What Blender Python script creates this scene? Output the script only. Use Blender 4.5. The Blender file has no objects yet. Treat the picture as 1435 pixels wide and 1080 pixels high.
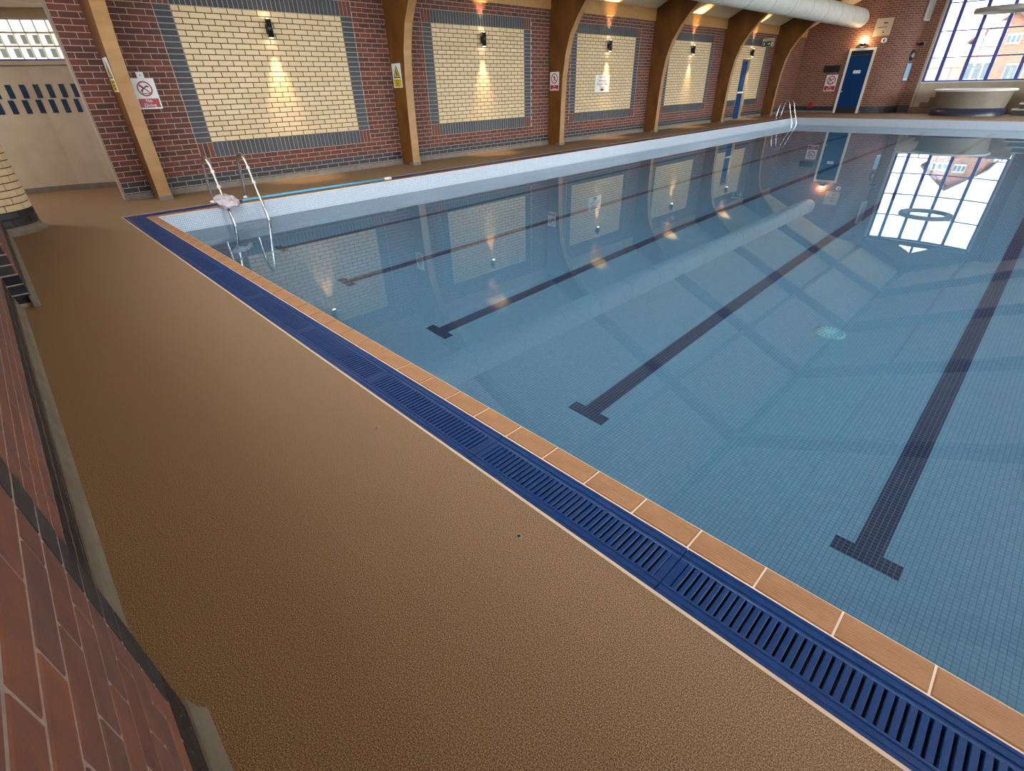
import bpy, bmesh, math, random
from mathutils import Vector, Matrix
random.seed(7)
S = bpy.context.scene
C = S.collection
PI = math.pi
# ------------------------------------------------------------------ camera
CAM = Vector((9.824, -2.731, 1.370))
RX, UX, BX = Vector((0.70163, 0.71216, -0.02308)), Vector((-0.35927, 0.38135, 0.85175)), Vector((0.61538, -0.58932, 0.52341))
FPX = 681.87
cam = bpy.data.cameras.new('camera'); co = bpy.data.objects.new('camera', cam); C.objects.link(co)
cam.sensor_fit = 'HORIZONTAL'; cam.sensor_width = 36.0; cam.lens = 36.0 * FPX / 1435.0; cam.clip_start = 0.02; cam.clip_end = 300
RX.normalize(); UX = (UX - UX.dot(RX) * RX).normalized(); BX = RX.cross(UX)
co.matrix_world = Matrix(((RX.x, UX.x, BX.x, CAM.x), (RX.y, UX.y, BX.y, CAM.y), (RX.z, UX.z, BX.z, CAM.z), (0, 0, 0, 1)))
S.camera = co
def project(p):
    d = Vector(p) - CAM; z = -d.dot(BX)
    if z < 0.05: return None
    return (717.5 + FPX * d.dot(RX) / z, 540 - FPX * d.dot(UX) / z, z)
# ------------------------------------------------------------------ light
W = bpy.data.worlds.new('sky'); S.world = W; W.use_nodes = True
bg = W.node_tree.nodes['Background']; bg.inputs[0].default_value = (0.90, 0.95, 1.0, 1); bg.inputs[1].default_value = 9.0
def portal(name, loc, rot, sx, sy):
    l = bpy.data.lights.new(name, 'AREA'); l.shape = 'RECTANGLE'; l.size = sx; l.size_y = sy; l.cycles.is_portal = True
    o = bpy.data.objects.new(name, l); C.objects.link(o); o.location = loc; o.rotation_euler = rot
BAY = 4.684
FR0 = -0.997                                     # first frame centre along Y
portal('window_portal', (13.45, FR0 + 3.15, 1.70), (0, PI / 2, 0), 2.7, 2.3)
for k in range(1, 6):
    portal('window_portal', (13.45, FR0 + BAY * (k + .5), 1.70), (0, PI / 2, 0), 2.7, 3.9)
portal('added_gable_portal', (7.1, -3.2, 3.75), (PI / 2, 0, 0), 11, 3.3)  # sampling aid for the added gable glazing
portal('window_portal', (6.6, 27.65, 3.0), (-PI / 2, 0, 0), 3.8, 3.8)
vs = S.view_settings; vs.view_transform = 'Standard'; vs.look = 'None'; vs.exposure = 0.85; vs.gamma = 1.0; vs.use_curve_mapping = False
cy = S.cycles; cy.max_bounces = 14; cy.diffuse_bounces = 6; cy.glossy_bounces = 6; cy.transmission_bounces = 10; cy.transparent_max_bounces = 16
cy.caustics_refractive = True; cy.caustics_reflective = False; cy.sample_clamp_indirect = 12; cy.blur_glossy = 0.3
# ------------------------------------------------------------------ materials
def lin(c):
    return tuple((v / 12.92 if v <= .04045 else ((v + .055) / 1.055) ** 2.4) for v in c)
def mat(name, col, rough=.6, metal=0, spec=.5):
    m = bpy.data.materials.new(name); m.use_nodes = True
    b = m.node_tree.nodes['Principled BSDF']
    b.inputs['Base Color'].default_value = (*col, 1); b.inputs['Roughness'].default_value = rough
    b.inputs['Metallic'].default_value = metal; b.inputs['Specular IOR Level'].default_value = spec
    return m
def nd(m, t, **kw):
    n = m.node_tree.nodes.new(t)
    for k, v in kw.items():
        if k.startswith('i_'): n.inputs[int(k[2:])].default_value = v
        else: setattr(n, k, v)
    return n
def ln(m, a, ao, b, bi): m.node_tree.links.new(a.outputs[ao], b.inputs[bi])
def noisy(name, cols, scale, rough=.7, detail=4, bump=0, bscale=None, coord='Object', stretch=None, metal=0, spec=.5, pos=None):
    """noise-driven colour ramp with optional bump"""
    m = mat(name, cols[0], rough, metal, spec); b = m.node_tree.nodes['Principled BSDF']
    tc = nd(m, 'ShaderNodeTexCoord'); src = (tc, coord)
    if stretch:
        mp = nd(m, 'ShaderNodeMapping'); mp.inputs['Scale'].default_value = stretch; ln(m, tc, coord, mp, 'Vector'); src = (mp, 'Vector')
    n = nd(m, 'ShaderNodeTexNoise'); n.inputs['Scale'].default_value = scale; n.inputs['Detail'].default_value = detail
    ln(m, *src, n, 'Vector')
    r = nd(m, 'ShaderNodeValToRGB'); e = r.color_ramp.elements
    p = pos or [.3 + .4 * i / (len(cols) - 1) for i in range(len(cols))]
    e[0].position = p[0]; e[1].position = p[-1]; e[0].color = (*cols[0], 1); e[1].color = (*cols[-1], 1)
    for i in range(1, len(cols) - 1):
        q = e.new(p[i]); q.color = (*cols[i], 1)
    ln(m, n, 'Fac', r, 'Fac'); ln(m, r, 'Color', b, 'Base Color')
    if bump:
        n2 = nd(m, 'ShaderNodeTexNoise'); n2.inputs['Scale'].default_value = bscale or scale * 2; n2.inputs['Detail'].default_value = 3
        ln(m, *src, n2, 'Vector'); bp = nd(m, 'ShaderNodeBump'); bp.inputs['Strength'].default_value = bump; bp.inputs['Distance'].default_value = .01
        ln(m, n2, 'Fac', bp, 'Height'); ln(m, bp, 'Normal', b, 'Normal')
    return m
def brickmat(name, ramp, mott, rough, spec=.4, mscale=9):
    """each brick its own shade (object random + island random), mottled"""
    m = mat(name, ramp[0], rough, 0, spec); b = m.node_tree.nodes['Principled BSDF']
    oi = nd(m, 'ShaderNodeObjectInfo'); ge = nd(m, 'ShaderNodeNewGeometry')
    ad = nd(m, 'ShaderNodeMath', operation='ADD'); fr = nd(m, 'ShaderNodeMath', operation='FRACT')
    ln(m, oi, 'Random', ad, 0); ln(m, ge, 'Random Per Island', ad, 1); ln(m, ad, 0, fr, 0)
    r = nd(m, 'ShaderNodeValToRGB'); e = r.color_ramp.elements; e[0].color = (*ramp[0], 1); e[1].color = (*ramp[-1], 1)
    for i in range(1, len(ramp) - 1):
        q = e.new(i / (len(ramp) - 1)); q.color = (*ramp[i], 1)
    ln(m, fr, 0, r, 'Fac')
    n = nd(m, 'ShaderNodeTexNoise'); n.inputs['Scale'].default_value = mscale; n.inputs['Detail'].default_value = 6; ln(m, ge, 'Position', n, 'Vector')
    mr = nd(m, 'ShaderNodeMapRange'); mr.inputs[1].default_value = .35; mr.inputs[2].default_value = .7; ln(m, n, 'Fac', mr, 0)
    mx = nd(m, 'ShaderNodeMix', data_type='RGBA'); mx.inputs[7].default_value = (*mott, 1)
    ml = nd(m, 'ShaderNodeMath', operation='MULTIPLY'); ml.inputs[1].default_value = .55; ln(m, mr, 0, ml, 0)
    ln(m, ml, 0, mx, 0); ln(m, r, 'Color', mx, 6); ln(m, mx, 2, b, 'Base Color')
    n2 = nd(m, 'ShaderNodeTexNoise'); n2.inputs['Scale'].default_value = 160; ln(m, ge, 'Position', n2, 'Vector')
    bp = nd(m, 'ShaderNodeBump'); bp.inputs['Strength'].default_value = .25; bp.inputs['Distance'].default_value = .004
    ln(m, n2, 'Fac', bp, 'Height'); ln(m, bp, 'Normal', b, 'Normal')
    return m
def gridmat(name, tile, c1, c2, grout, bw, bh, mort, off=0., rough=.35, coord='Object', swap=None, spec=.5, squash=1):
    m = mat(name, c1, rough, 0, spec); b = m.node_tree.nodes['Principled BSDF']
    tc = nd(m, 'ShaderNodeTexCoord'); mp = nd(m, 'ShaderNodeMapping'); ln(m, tc, coord, mp, 'Vector')
    if swap: mp.inputs['Rotation'].default_value = swap
    t = nd(m, 'ShaderNodeTexBrick'); t.offset = off; t.squash = 1; ln(m, mp, 'Vector', t, 'Vector')
    t.inputs['Color1'].default_value = (*c1, 1); t.inputs['Color2'].default_value = (*c2, 1); t.inputs['Mortar'].default_value = (*grout, 1)
    t.inputs['Scale'].default_value = 1; t.inputs['Mortar Size'].default_value = mort; t.inputs['Mortar Smooth'].default_value = .1
    t.inputs['Brick Width'].default_value = bw; t.inputs['Row Height'].default_value = bh
    ln(m, t, 'Color', b, 'Base Color')
    return m, t
M = {}
M['red'] = brickmat('red_brick', [lin((.31, .18, .15)), lin((.43, .23, .17)), lin((.36, .22, .19)), lin((.51, .26, .18)), lin((.33, .19, .17)), lin((.46, .25, .19))], lin((.33, .22, .20)), .75)
M['redn'] = brickmat('red_brick_rough', [lin((.46, .31, .28)), lin((.54, .35, .29)), lin((.47, .34, .32)), lin((.57, .37, .29)), lin((.45, .33, .31))], lin((.37, .29, .29)), .8, mscale=14)
M['cream'] = brickmat('cream_brick', [lin((.84, .74, .58)), lin((.87, .77, .62)), lin((.82, .72, .57)), lin((.88, .78, .65))], lin((.86, .75, .59)), .7)
M['blue'] = brickmat('blue_brick', [lin((.18, .20, .23)), lin((.22, .24, .27)), lin((.17, .19, .22))], lin((.21, .22, .22)), .5)
M['black'] = brickmat('black_brick', [lin((.10, .11, .14)), lin((.14, .15, .18)), lin((.12, .12, .15))], lin((.18, .18, .19)), .45)
M['mortar'] = noisy('mortar', [lin((.62, .54, .50)), lin((.72, .64, .59))], 60, .9)
M['mortar_cream'] = noisy('brown_mortar', [lin((.28, .21, .14)), lin((.36, .28, .19))], 60, .9)
M['mortar_blue'] = noisy('grey_mortar', [lin((.48, .48, .48)), lin((.57, .57, .57))], 60, .9)
M['deck'] = noisy('deck_aggregate', [lin((.31, .23, .16)), lin((.52, .41, .30)), lin((.74, .61, .48))], 300, .8, detail=3, bump=.10, bscale=300, spec=.35, pos=[.34, .52, .72])
M['cove'] = noisy('grey_cove', [lin((.42, .39, .35)), lin((.49, .46, .42))], 9, .7)
M['plaster'] = noisy('plaster', [lin((.71, .65, .57)), lin((.76, .70, .62))], 4, .8)
M['white'] = mat('white_paint', lin((.88, .87, .85)), .5)
M['trimw'] = mat('pale_trim', lin((.80, .70, .62)), .5)
M['grout'] = mat('pale_grout', lin((.90, .80, .73)), .7)
M['wood'] = noisy('varnished_timber', [lin((.32, .18, .05)), lin((.40, .24, .07)), lin((.46, .29, .10))], 3, .42, detail=8, stretch=(1, 9, .5))
M['woodface'] = noisy('pale_laminate', [lin((.60, .44, .26)), lin((.68, .51, .32))], 3, .5, detail=6, stretch=(1, 1, 2))
M['woodpale'] = noisy('pale_timber', [lin((.62, .45, .24)), lin((.70, .53, .31))], 3, .5, detail=6, stretch=(.4, 6, 6))
M['ceil'] = noisy('ceiling_board', [lin((.82, .74, .60)), lin((.87, .79, .66))], 3, .8, stretch=(1, 1, 1))
M['water'] = bpy.data.materials.new('pool_water'); M['water'].use_nodes = True
_w = M['water']; _w.node_tree.nodes.remove(_w.node_tree.nodes['Principled BSDF'])
g = nd(_w, 'ShaderNodeBsdfGlass'); g.inputs['IOR'].default_value = 1.333; g.inputs['Roughness'].default_value = 0; g.inputs['Color'].default_value = (.93, .985, 1, 1)
ln(_w, g, 0, _w.node_tree.nodes['Material Output'], 0)
wn = nd(_w, 'ShaderNodeTexNoise'); wn.inputs['Scale'].default_value = 1.1; wn.inputs['Detail'].default_value = 1
wtc = nd(_w, 'ShaderNodeTexCoord'); ln(_w, wtc, 'Object', wn, 'Vector')
wb = nd(_w, 'ShaderNodeBump'); wb.inputs['Strength'].default_value = .008; wb.inputs['Distance'].default_value = .02; ln(_w, wn, 'Fac', wb, 'Height'); ln(_w, wb, 'Normal', g, 'Normal')
M['tile'], _t = gridmat('pool_mosaic', .025, lin((.365, .52, .63)), lin((.40, .55, .655)), lin((.27, .41, .51)), .025, .025, .0016, rough=.3)
M['tilewall'], _t = gridmat('pool_wall_mosaic_x', .025, lin((.74, .77, .82)), lin((.78, .81, .85)), lin((.54, .60, .66)), .025, .025, .0018, rough=.25, swap=(PI / 2, 0, 0))
M['tilewally'], _t = gridmat('pool_wall_mosaic_y', .025, lin((.74, .77, .82)), lin((.78, .81, .85)), lin((.54, .60, .66)), .025, .025, .0018, rough=.25, swap=(0, -PI / 2, 0))
for _n, _r in (('tiledeep', (PI / 2, 0, 0)), ('tiledeepy', (0, -PI / 2, 0))): M[_n], _t = gridmat('pool_wall_' + _n, .025, lin((.365, .52, .63)), lin((.40, .55, .655)), lin((.27, .41, .51)), .025, .025, .0016, rough=.3, swap=_r)
M['lane'], _t = gridmat('lane_mosaic', .025, lin((.06, .11, .25)), lin((.09, .15, .30)), lin((.34, .42, .52)), .025, .025, .0016, rough=.3)
M['grate'] = noisy('blue_plastic', [lin((.0, .17, .37)), lin((.01, .21, .43))], 30, .38, bump=.15, bscale=200)
M['channel'] = mat('dark_channel', lin((.03, .06, .16)), .5)
cop = noisy('coping_tile', [lin((.60, .42, .28)), lin((.65, .47, .32))], 14, .6)
M['coping'] = cop
_b = cop.node_tree.nodes['Principled BSDF']; _wv = nd(cop, 'ShaderNodeTexWave', bands_direction='Y'); _wv.inputs['Scale'].default_value = 32
_tc = nd(cop, 'ShaderNodeTexCoord'); ln(cop, _tc, 'Object', _wv, 'Vector'); _bp = nd(cop, 'ShaderNodeBump'); _bp.inputs['Strength'].default_value = .7; _bp.inputs['Distance'].default_value = .003
ln(cop, _wv, 'Fac', _bp, 'Height'); ln(cop, _bp, 'Normal', _b, 'Normal')
M['steel'] = mat('stainless_steel', (.75, .75, .76), .16, 1)
M['dark'] = mat('black_metal', lin((.10, .10, .11)), .4)
M['door'] = mat('blue_door_paint', lin((.0, .20, .40)), .6, 0, .2)
M['winblue'] = mat('blue_frame_paint', lin((.22, .26, .62)), .4)
M['duct'] = noisy('white_duct', [lin((.80, .80, .78)), lin((.86, .86, .84))], 5, .6)
M['seam'] = mat('duct_seam', lin((.66, .66, .65)), .6)
M['signw'] = mat('sign_white', lin((.88, .88, .86)), .4)
M['signr'] = mat('sign_red', lin((.66, .10, .14)), .4)
M['signy'] = mat('sign_yellow', lin((.80, .70, .12)), .4)
M['signk'] = mat('sign_black', lin((.10, .09, .10)), .4)
M['signp'] = mat('sign_plum', lin((.42, .22, .32)), .4)
M['signg'] = mat('sign_green', lin((.05, .32, .16)), .4)
M['cloth'] = noisy('grey_cloth', [lin((.58, .52, .54)), lin((.82, .78, .80))], 18, .8)
M['polec'] = mat('pale_blue_tube', lin((.38, .66, .78)), .35)
M['tubside'] = noisy('tub_side', [lin((.48, .44, .38)), lin((.54, .50, .44))], 3, .5)
M['tubtile'], _t = gridmat('tub_tile', .05, lin((.12, .15, .22)), lin((.16, .19, .27)), lin((.25, .28, .34)), .06, .06, .004, rough=.3, coord='UV')
M['bluetile'] = mat('blue_wall_tile', lin((.08, .20, .32)), .3)
M['drain'] = mat('pale_drain', lin((.48, .68, .72)), .35)
M['farbrick'], _t = gridmat('far_brick', .2, lin((.40, .24, .20)), lin((.52, .30, .23)), lin((.60, .50, .44)), .225, .075, .010, off=.5, rough=.75, coord='UV')
M['paving'] = noisy('paving', [lin((.78, .76, .72)), lin((.85, .83, .79))], 2, .9)
M['roof'] = mat('roof_slate', lin((.45, .36, .34)), .8)
M['house'], _t = gridmat('house_brick', .2, lin((.66, .42, .34)), lin((.72, .48, .38)), lin((.72, .64, .58)), .225, .075, .010, off=.5, rough=.8, coord='UV')
def glassmat(name, tint, refl=.06):
    m = bpy.data.materials.new(name); m.use_nodes = True; m.node_tree.nodes.remove(m.node_tree.nodes['Principled BSDF'])
    t = nd(m, 'ShaderNodeBsdfTransparent'); t.inputs[0].default_value = (*tint, 1); gl = nd(m, 'ShaderNodeBsdfGlossy'); gl.inputs['Roughness'].default_value = .02
    mx = nd(m, 'ShaderNodeMixShader'); mx.inputs[0].default_value = refl
    ln(m, t, 0, mx, 1); ln(m, gl, 0, mx, 2); ln(m, mx, 0, m.node_tree.nodes['Material Output'], 0); return m
M['glass'] = glassmat('window_glass', (.95, .97, .97)); M['tint'] = glassmat('tinted_glass', (.60, .61, .62))
def transl(name, col):
    m = bpy.data.materials.new(name); m.use_nodes = True; m.node_tree.nodes.remove(m.node_tree.nodes['Principled BSDF'])
    t = nd(m, 'ShaderNodeBsdfTranslucent'); t.inputs[0].default_value = (*col, 1); ln(m, t, 0, m.node_tree.nodes['Material Output'], 0); return m
M['frost'] = transl('frosted_glass', (.26, .245, .21))
M['frostd'] = transl('frosted_glass_grey', (.13, .145, .13))
def emit(name, col, s):
    m = bpy.data.materials.new(name); m.use_nodes = True; m.node_tree.nodes.remove(m.node_tree.nodes['Principled BSDF'])
    e = nd(m, 'ShaderNodeEmission'); e.inputs[0].default_value = (*col, 1); e.inputs[1].default_value = s; ln(m, e, 0, m.node_tree.nodes['Material Output'], 0); return m
M['corr'] = emit('added_corridor_fill', (1, .96, .9), 26)  # glow of the lamp added to fill the corridor
M['lens'] = emit('lamp_lens', (1, .86, .62), 18)
# ------------------------------------------------------------------ object helpers
def tag(o, label=None, cat=None, group=None, kind=None):
    if label: o['label'] = label
    if cat: o['category'] = cat
    if group: o['group'] = group
    if kind: o['kind'] = kind
    return o
def link(name, me, m=None, parent=None, loc=None):
    o = bpy.data.objects.new(name, me); C.objects.link(o)
    if m is not None and me is not None and not me.materials:
        for q in (m if isinstance(m, (list, tuple)) else [m]): me.materials.append(M[q] if isinstance(q, str) else q)
    if parent: o.parent = parent
    if loc: o.location = loc
    return o
def empty(name, loc=(0, 0, 0), label=None, cat=None, group=None, kind=None):
    o = bpy.data.objects.new(name, None); o.empty_display_size = .1; C.objects.link(o); o.location = loc
    return tag(o, label, cat, group, kind)
class MB:
    """collects verts / faces (with material index and optional uv)"""
    def __init__(s): s.v = []; s.f = []; s.mi = []; s.uv = []; s.sm = []
    def quad(s, a, b, c, d, mi=0, uv=None):
        n = len(s.v); s.v += [a, b, c, d]; s.f.append((n, n + 1, n + 2, n + 3)); s.mi.append(mi); s.uv.append(uv or [(0, 0)] * 4); s.sm.append(False)
    def poly(s, pts, mi=0):
        n = len(s.v); s.v += list(pts); s.f.append(tuple(range(n, n + len(pts)))); s.mi.append(mi); s.uv.append([(0, 0)] * len(pts)); s.sm.append(False)
    def box(s, x0, x1, y0, y1, z0, z1, mi=0):
        n = len(s.v); s.v += [(x0, y0, z0), (x1, y0, z0), (x1, y1, z0), (x0, y1, z0), (x0, y0, z1), (x1, y0, z1), (x1, y1, z1), (x0, y1, z1)]
        for q in ((0, 3, 2, 1), (4, 5, 6, 7), (0, 1, 5, 4), (1, 2, 6, 5), (2, 3, 7, 6), (3, 0, 4, 7)):
            s.f.append(tuple(n + i for i in q)); s.mi.append(mi); s.uv.append([(0, 0)] * 4); s.sm.append(False)
        return s
    def prism(s, prof, axis, a, b, mi=0):
        """profile (u,v) extruded along axis from a to b; axis y: u=x v=z, axis x: u=y v=z, axis z: u=x v=y"""
        def P(u, v, t): return {'y': (u, t, v), 'x': (t, u, v), 'z': (u, v, t)}[axis]
        n = len(s.v); k = len(prof)
        s.v += [P(u, v, a) for u, v in prof] + [P(u, v, b) for u, v in prof]
        fs = [tuple(range(n, n + k)), tuple(range(n + 2 * k - 1, n + k - 1, -1))] + [(n + i, n + k + i, n + k + (i + 1) % k, n + (i + 1) % k) for i in range(k)]
        for q in fs: s.f.append(q); s.mi.append(mi); s.uv.append([(0, 0)] * len(q)); s.sm.append(False)
        return s
    def lathe(s, prof, cx, cy, seg=32, mi=0, a0=0, a1=2 * PI, smooth=True):
        """profile of (r,z)"""
        n = len(s.v); full = abs(a1 - a0 - 2 * PI) < 1e-6; m = seg if full else seg + 1
        for i in range(m):
            a = a0 + (a1 - a0) * i / seg
            for r, z in prof: s.v.append((cx + r * math.cos(a), cy + r * math.sin(a), z))
        k = len(prof)
        for i in range(seg):
            j = (i + 1) % m
            for q in range(k - 1):
                s.f.append((n + i * k + q, n + j * k + q, n + j * k + q + 1, n + i * k + q + 1)); s.mi.append(mi); s.sm.append(smooth)
                rr = max(prof[q][0], .2); u0, u1 = (a0 + (a1 - a0) * i / seg) * rr, (a0 + (a1 - a0) * (i + 1) / seg) * rr
                s.uv.append([(u0, prof[q][1]), (u1, prof[q][1]), (u1, prof[q + 1][1]), (u0, prof[q + 1][1])])
        return s
    def tube(s, pts, r, seg=10, mi=0, closed=False):
        P = [Vector(p) for p in pts]; n0 = len(s.v); N = len(P); prev = None
        for i, p in enumerate(P):
            if closed: t = (P[(i + 1) % N] - P[i - 1])
            else: t = (P[min(i + 1, N - 1)] - P[max(i - 1, 0)])
            t.normalize()
            if prev is None: u = t.orthogonal().normalized()
            else: u = (prev - prev.dot(t) * t).normalized()
            prev = u; w = t.cross(u)
            for k in range(seg):
                a = 2 * PI * k / seg; s.v.append(tuple(p + r * (math.cos(a) * u + math.sin(a) * w)))
        for i in range(N if closed else N - 1):
            j = (i + 1) % N
            for k in range(seg):
                s.f.append((n0 + i * seg + k, n0 + i * seg + (k + 1) % seg, n0 + j * seg + (k + 1) % seg, n0 + j * seg + k)); s.mi.append(mi); s.uv.append([(0, 0)] * 4); s.sm.append(True)
        if not closed:
            s.f.append(tuple(n0 + k for k in reversed(range(seg)))); s.f.append(tuple(n0 + (N - 1) * seg + k for k in range(seg)))
            s.mi += [mi, mi]; s.uv += [[(0, 0)] * seg] * 2; s.sm += [False, False]
        return s
    def mesh(s, name, uv=False):
        me = bpy.data.meshes.new(name); me.from_pydata(s.v, [], s.f)
        me.polygons.foreach_set('material_index', s.mi); me.polygons.foreach_set('use_smooth', s.sm)
        if uv:
            l = me.uv_layers.new(name='uv'); l.data.foreach_set('uv', [c for q in s.uv for p in q for c in p])
        me.update(); return me
    def build(s, name, m, parent=None, loc=None, uv=False): return link(name, s.mesh(name, uv), m, parent, loc)
def box(name, x0, x1, y0, y1, z0, z1, m, parent=None, bev=0):
    """box with its origin at its own centre; optional chamfer"""
    c = ((x0 + x1) / 2, (y0 + y1) / 2, (z0 + z1) / 2)
    bm = bmesh.new(); bmesh.ops.create_cube(bm, size=1)
    for v in bm.verts: v.co = Vector((v.co.x * (x1 - x0), v.co.y * (y1 - y0), v.co.z * (z1 - z0)))
    if bev: bmesh.ops.bevel(bm, geom=bm.edges[:], offset=bev, segments=1, affect='EDGES')
    me = bpy.data.meshes.new(name); bm.to_mesh(me); bm.free()
    o = link(name, me, m, parent); o.location = c; return o
def text(name, s, size, m, parent, loc, rot, align='CENTER', ext=.0008):
    cu = bpy.data.curves.new(name, 'FONT'); cu.body = s; cu.size = size; cu.align_x = align; cu.align_y = 'CENTER'; cu.extrude = ext
    t = bpy.data.objects.new(name, cu); C.objects.link(t)
    me = bpy.data.meshes.new_from_object(t.evaluated_get(bpy.context.evaluated_depsgraph_get())); bpy.data.objects.remove(t)
    o = link(name, me, None, parent); me.materials.clear(); me.materials.append(M[m]); o.location = loc; o.rotation_euler = rot; return o
ORD = ['first', 'second', 'third', 'fourth', 'fifth', 'sixth', 'seventh', 'eighth', 'ninth', 'tenth', 'eleventh', 'twelfth', 'thirteenth', 'fourteenth', 'fifteenth', 'sixteenth', 'seventeenth', 'eighteenth', 'nineteenth', 'twentieth', 'twenty-first', 'twenty-second', 'twenty-third', 'twenty-fourth', 'twenty-fifth', 'twenty-sixth']
# bricks: local frame, front face at x=0 facing +X, length along Y, height along Z
_bc = {}
def brick_mesh(kind, L, H):
    key = (kind, round(L, 3), round(H, 3))
    if key not in _bc:
        b = MB(); brick_geo(b, (0, 0, 0), L, H, 0); me = b.mesh(kind + '_brick'); me.materials.append(M[kind]); _bc[key] = me
    return _bc[key]
def brick_geo(b, c, L, H, rot, mi=0):
    """rot 0: facing +X, 1: facing +Y"""
    e = .0022; D = .012; pts = []
    for (x, ey, ez) in ((0, L / 2 - e, H / 2 - e), (-e, L / 2, H / 2), (-D, L / 2, H / 2)):
        pts += [(x, -ey, -ez), (x, ey, -ez), (x, ey, ez), (x, -ey, ez)]
    if rot: pts = [(-y, x, z) for x, y, z in pts]
    n = len(b.v); b.v += [(c[0] + x, c[1] + y, c[2] + z) for x, y, z in pts]
    fs = [(0, 1, 2, 3)] + [(r * 4 + i, r * 4 + 4 + i, r * 4 + 4 + (i + 1) % 4, r * 4 + (i + 1) % 4) for r in (0, 1) for i in range(4)]
    for f in fs: b.f.append(tuple(n + i for i in f)); b.mi.append(mi); b.uv.append([(0, 0)] * 4); b.sm.append(False)
NAMES = {'red': 'red_brick', 'redn': 'red_brick', 'cream': 'cream_brick', 'blue': 'blue_brick', 'black': 'black_brick'}
def lay(parent, items, cap=300):
    """items: (kind, centre, L, H, rot). the bricks that show largest become parts, the rest one part per kind"""
    by = {}
    for it in items: by.setdefault(it[0], []).append(it)
    for kind, L in by.items():
        def key(it):
            p = project(it[1])
            if p is None or not (-15 < p[0] < 1450 and -15 < p[1] < 1095): return 1e6 + (Vector(it[1]) - CAM).length
            return p[2]
        L.sort(key=key)
        near = [it for it in L[:cap] if key(it) < 9e5]; rest = L[len(near):]
        for it in near:
            o = bpy.data.objects.new(NAMES[kind], brick_mesh(kind, it[2], it[3])); C.objects.link(o); o.parent = parent; o.location = it[1]
            if it[4]: o.rotation_euler = (0, 0, PI / 2)
        if rest:
            b = MB()
            for it in rest: brick_geo(b, it[1], it[2], it[3], it[4])
            tag(b.build({'red': 'red_brickwork', 'redn': 'red_brickwork', 'cream': 'cream_brickwork', 'blue': 'blue_brickwork', 'black': 'black_brickwork'}[kind], kind, parent), kind='stuff')
Z0 = .025; CO = .075
def course(items, kind, a0, a1, k, plane, rot, holes=(), off=None):
    """stretcher course k from a0 to a1 along the wall"""
    st = (k % 2) * .1125 if off is None else off
    z = Z0 + CO * k + CO / 2; n = math.floor((a0 - st) / .225) - 1
    while True:
        y0 = st + n * .225; y1 = y0 + .215; n += 1
        if y0 > a1: break
        segs = [(max(y0, a0), min(y1, a1))]
        for h0, h1 in holes:
            ns = []
            for s0, s1 in segs:
                if s1 <= h0 or s0 >= h1: ns.append((s0, s1))
                else:
                    if s0 < h0 - .01: ns.append((s0, h0 - .01))
                    if s1 > h1 + .01: ns.append((h1 + .01, s1))
            segs = ns
        for s0, s1 in segs:
            if s1 - s0 > .028:
                c = (s0 + s1) / 2
                g_ = .003 if kind == 'cream' else 0; items.append((kind, (plane, c, z) if rot == 0 else (c, plane, z), round(s1 - s0 - g_, 3), .065 - g_ / 2, rot))
# ------------------------------------------------------------------ key dimensions
PX0, PX1, PY0, PY1 = 1.715, 11.35, -1.415, 21.75      # water side of the coping
HX, YN, YF = 13.2, -3.0, 25.6
ZW, ZB = -.245, -.985
RIDGE, SL = 6.6, .465
def zc(x): return 3.22 + SL * (x if x < RIDGE else HX - x)
# ------------------------------------------------------------------ floor
b = MB()
GO = .335                                               # from water side to deck edge
DX0, DX1, DY0, DY1 = PX0 - GO, PX1 + GO, PY0 - GO, PY1 + GO
b.box(-2.9, HX + .3, -7, DY0, -.4, 0); b.box(-2.9, DX0, DY0, DY1, -.4, 0); b.box(DX1, HX + .3, DY0, DY1, -.4, 0); b.box(-2.9, HX + .3, DY1, 28.4, -.4, 0)
fl = tag(b.build('floor', 'deck'), kind='structure')
e = .012
for nm, (x0, x1, y0, y1) in {'a': (DX0 - e, DX1 + e, DY0 - e, DY0), 'b': (DX0 - e, DX0, DY0, DY1), 'c': (DX1, DX1 + e, DY0, DY1), 'd': (DX0 - e, DX1 + e, DY1, DY1 + e)}.items():
    box('edge_strip', x0, x1, y0, y1, -.02, .0025, 'trimw', fl)
# drain channel under the gratings
b = MB()
b.box(DX0, DX1, DY0, PY0 - .10, -.4, -.045); b.box(DX0, PX0 - .10, PY0 - .10, PY1 + .10, -.4, -.045)
b.box(PX1 + .10, DX1, PY0 - .10, PY1 + .10, -.4, -.045); b.box(DX0, DX1, PY1 + .10, DY1, -.4, -.045)
tag(b.build('drain_channel', 'channel'), kind='structure')
# ------------------------------------------------------------------ pool basin, lane markings, coping, water
pool = empty('pool_basin', (PX0, PY0, 0), kind='structure')
def at_world(o, parent):
    o.parent = parent; o.matrix_parent_inverse = Matrix.Translation(parent.location).inverted(); return o
b = MB(); b.box(PX0 - .1, PX1 + .1, PY0 - .1, PY1 + .1, ZB - .3, ZB); at_world(b.build('pool_floor', 'tile'), pool)
for (x0, x1, y0, y1, m_) in ((PX0 - .1, PX1 + .1, PY0 - .1, PY0, 'x'), (PX0 - .1, PX1 + .1, PY1, PY1 + .1, 'x'), (PX0 - .1, PX0, PY0, PY1, 'y'), (PX1, PX1 + .1, PY0, PY1, 'y')):
    b = MB(); b.box(x0, x1, y0, y1, ZW - .03, -.012); at_world(b.build('freeboard_band', 'tilewall' if m_ == 'x' else 'tilewally'), pool)
    b = MB(); b.box(x0, x1, y0, y1, ZB, ZW - .03); at_world(b.build('pool_wall', 'tiledeep' if m_ == 'x' else 'tiledeepy'), pool)
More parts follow.
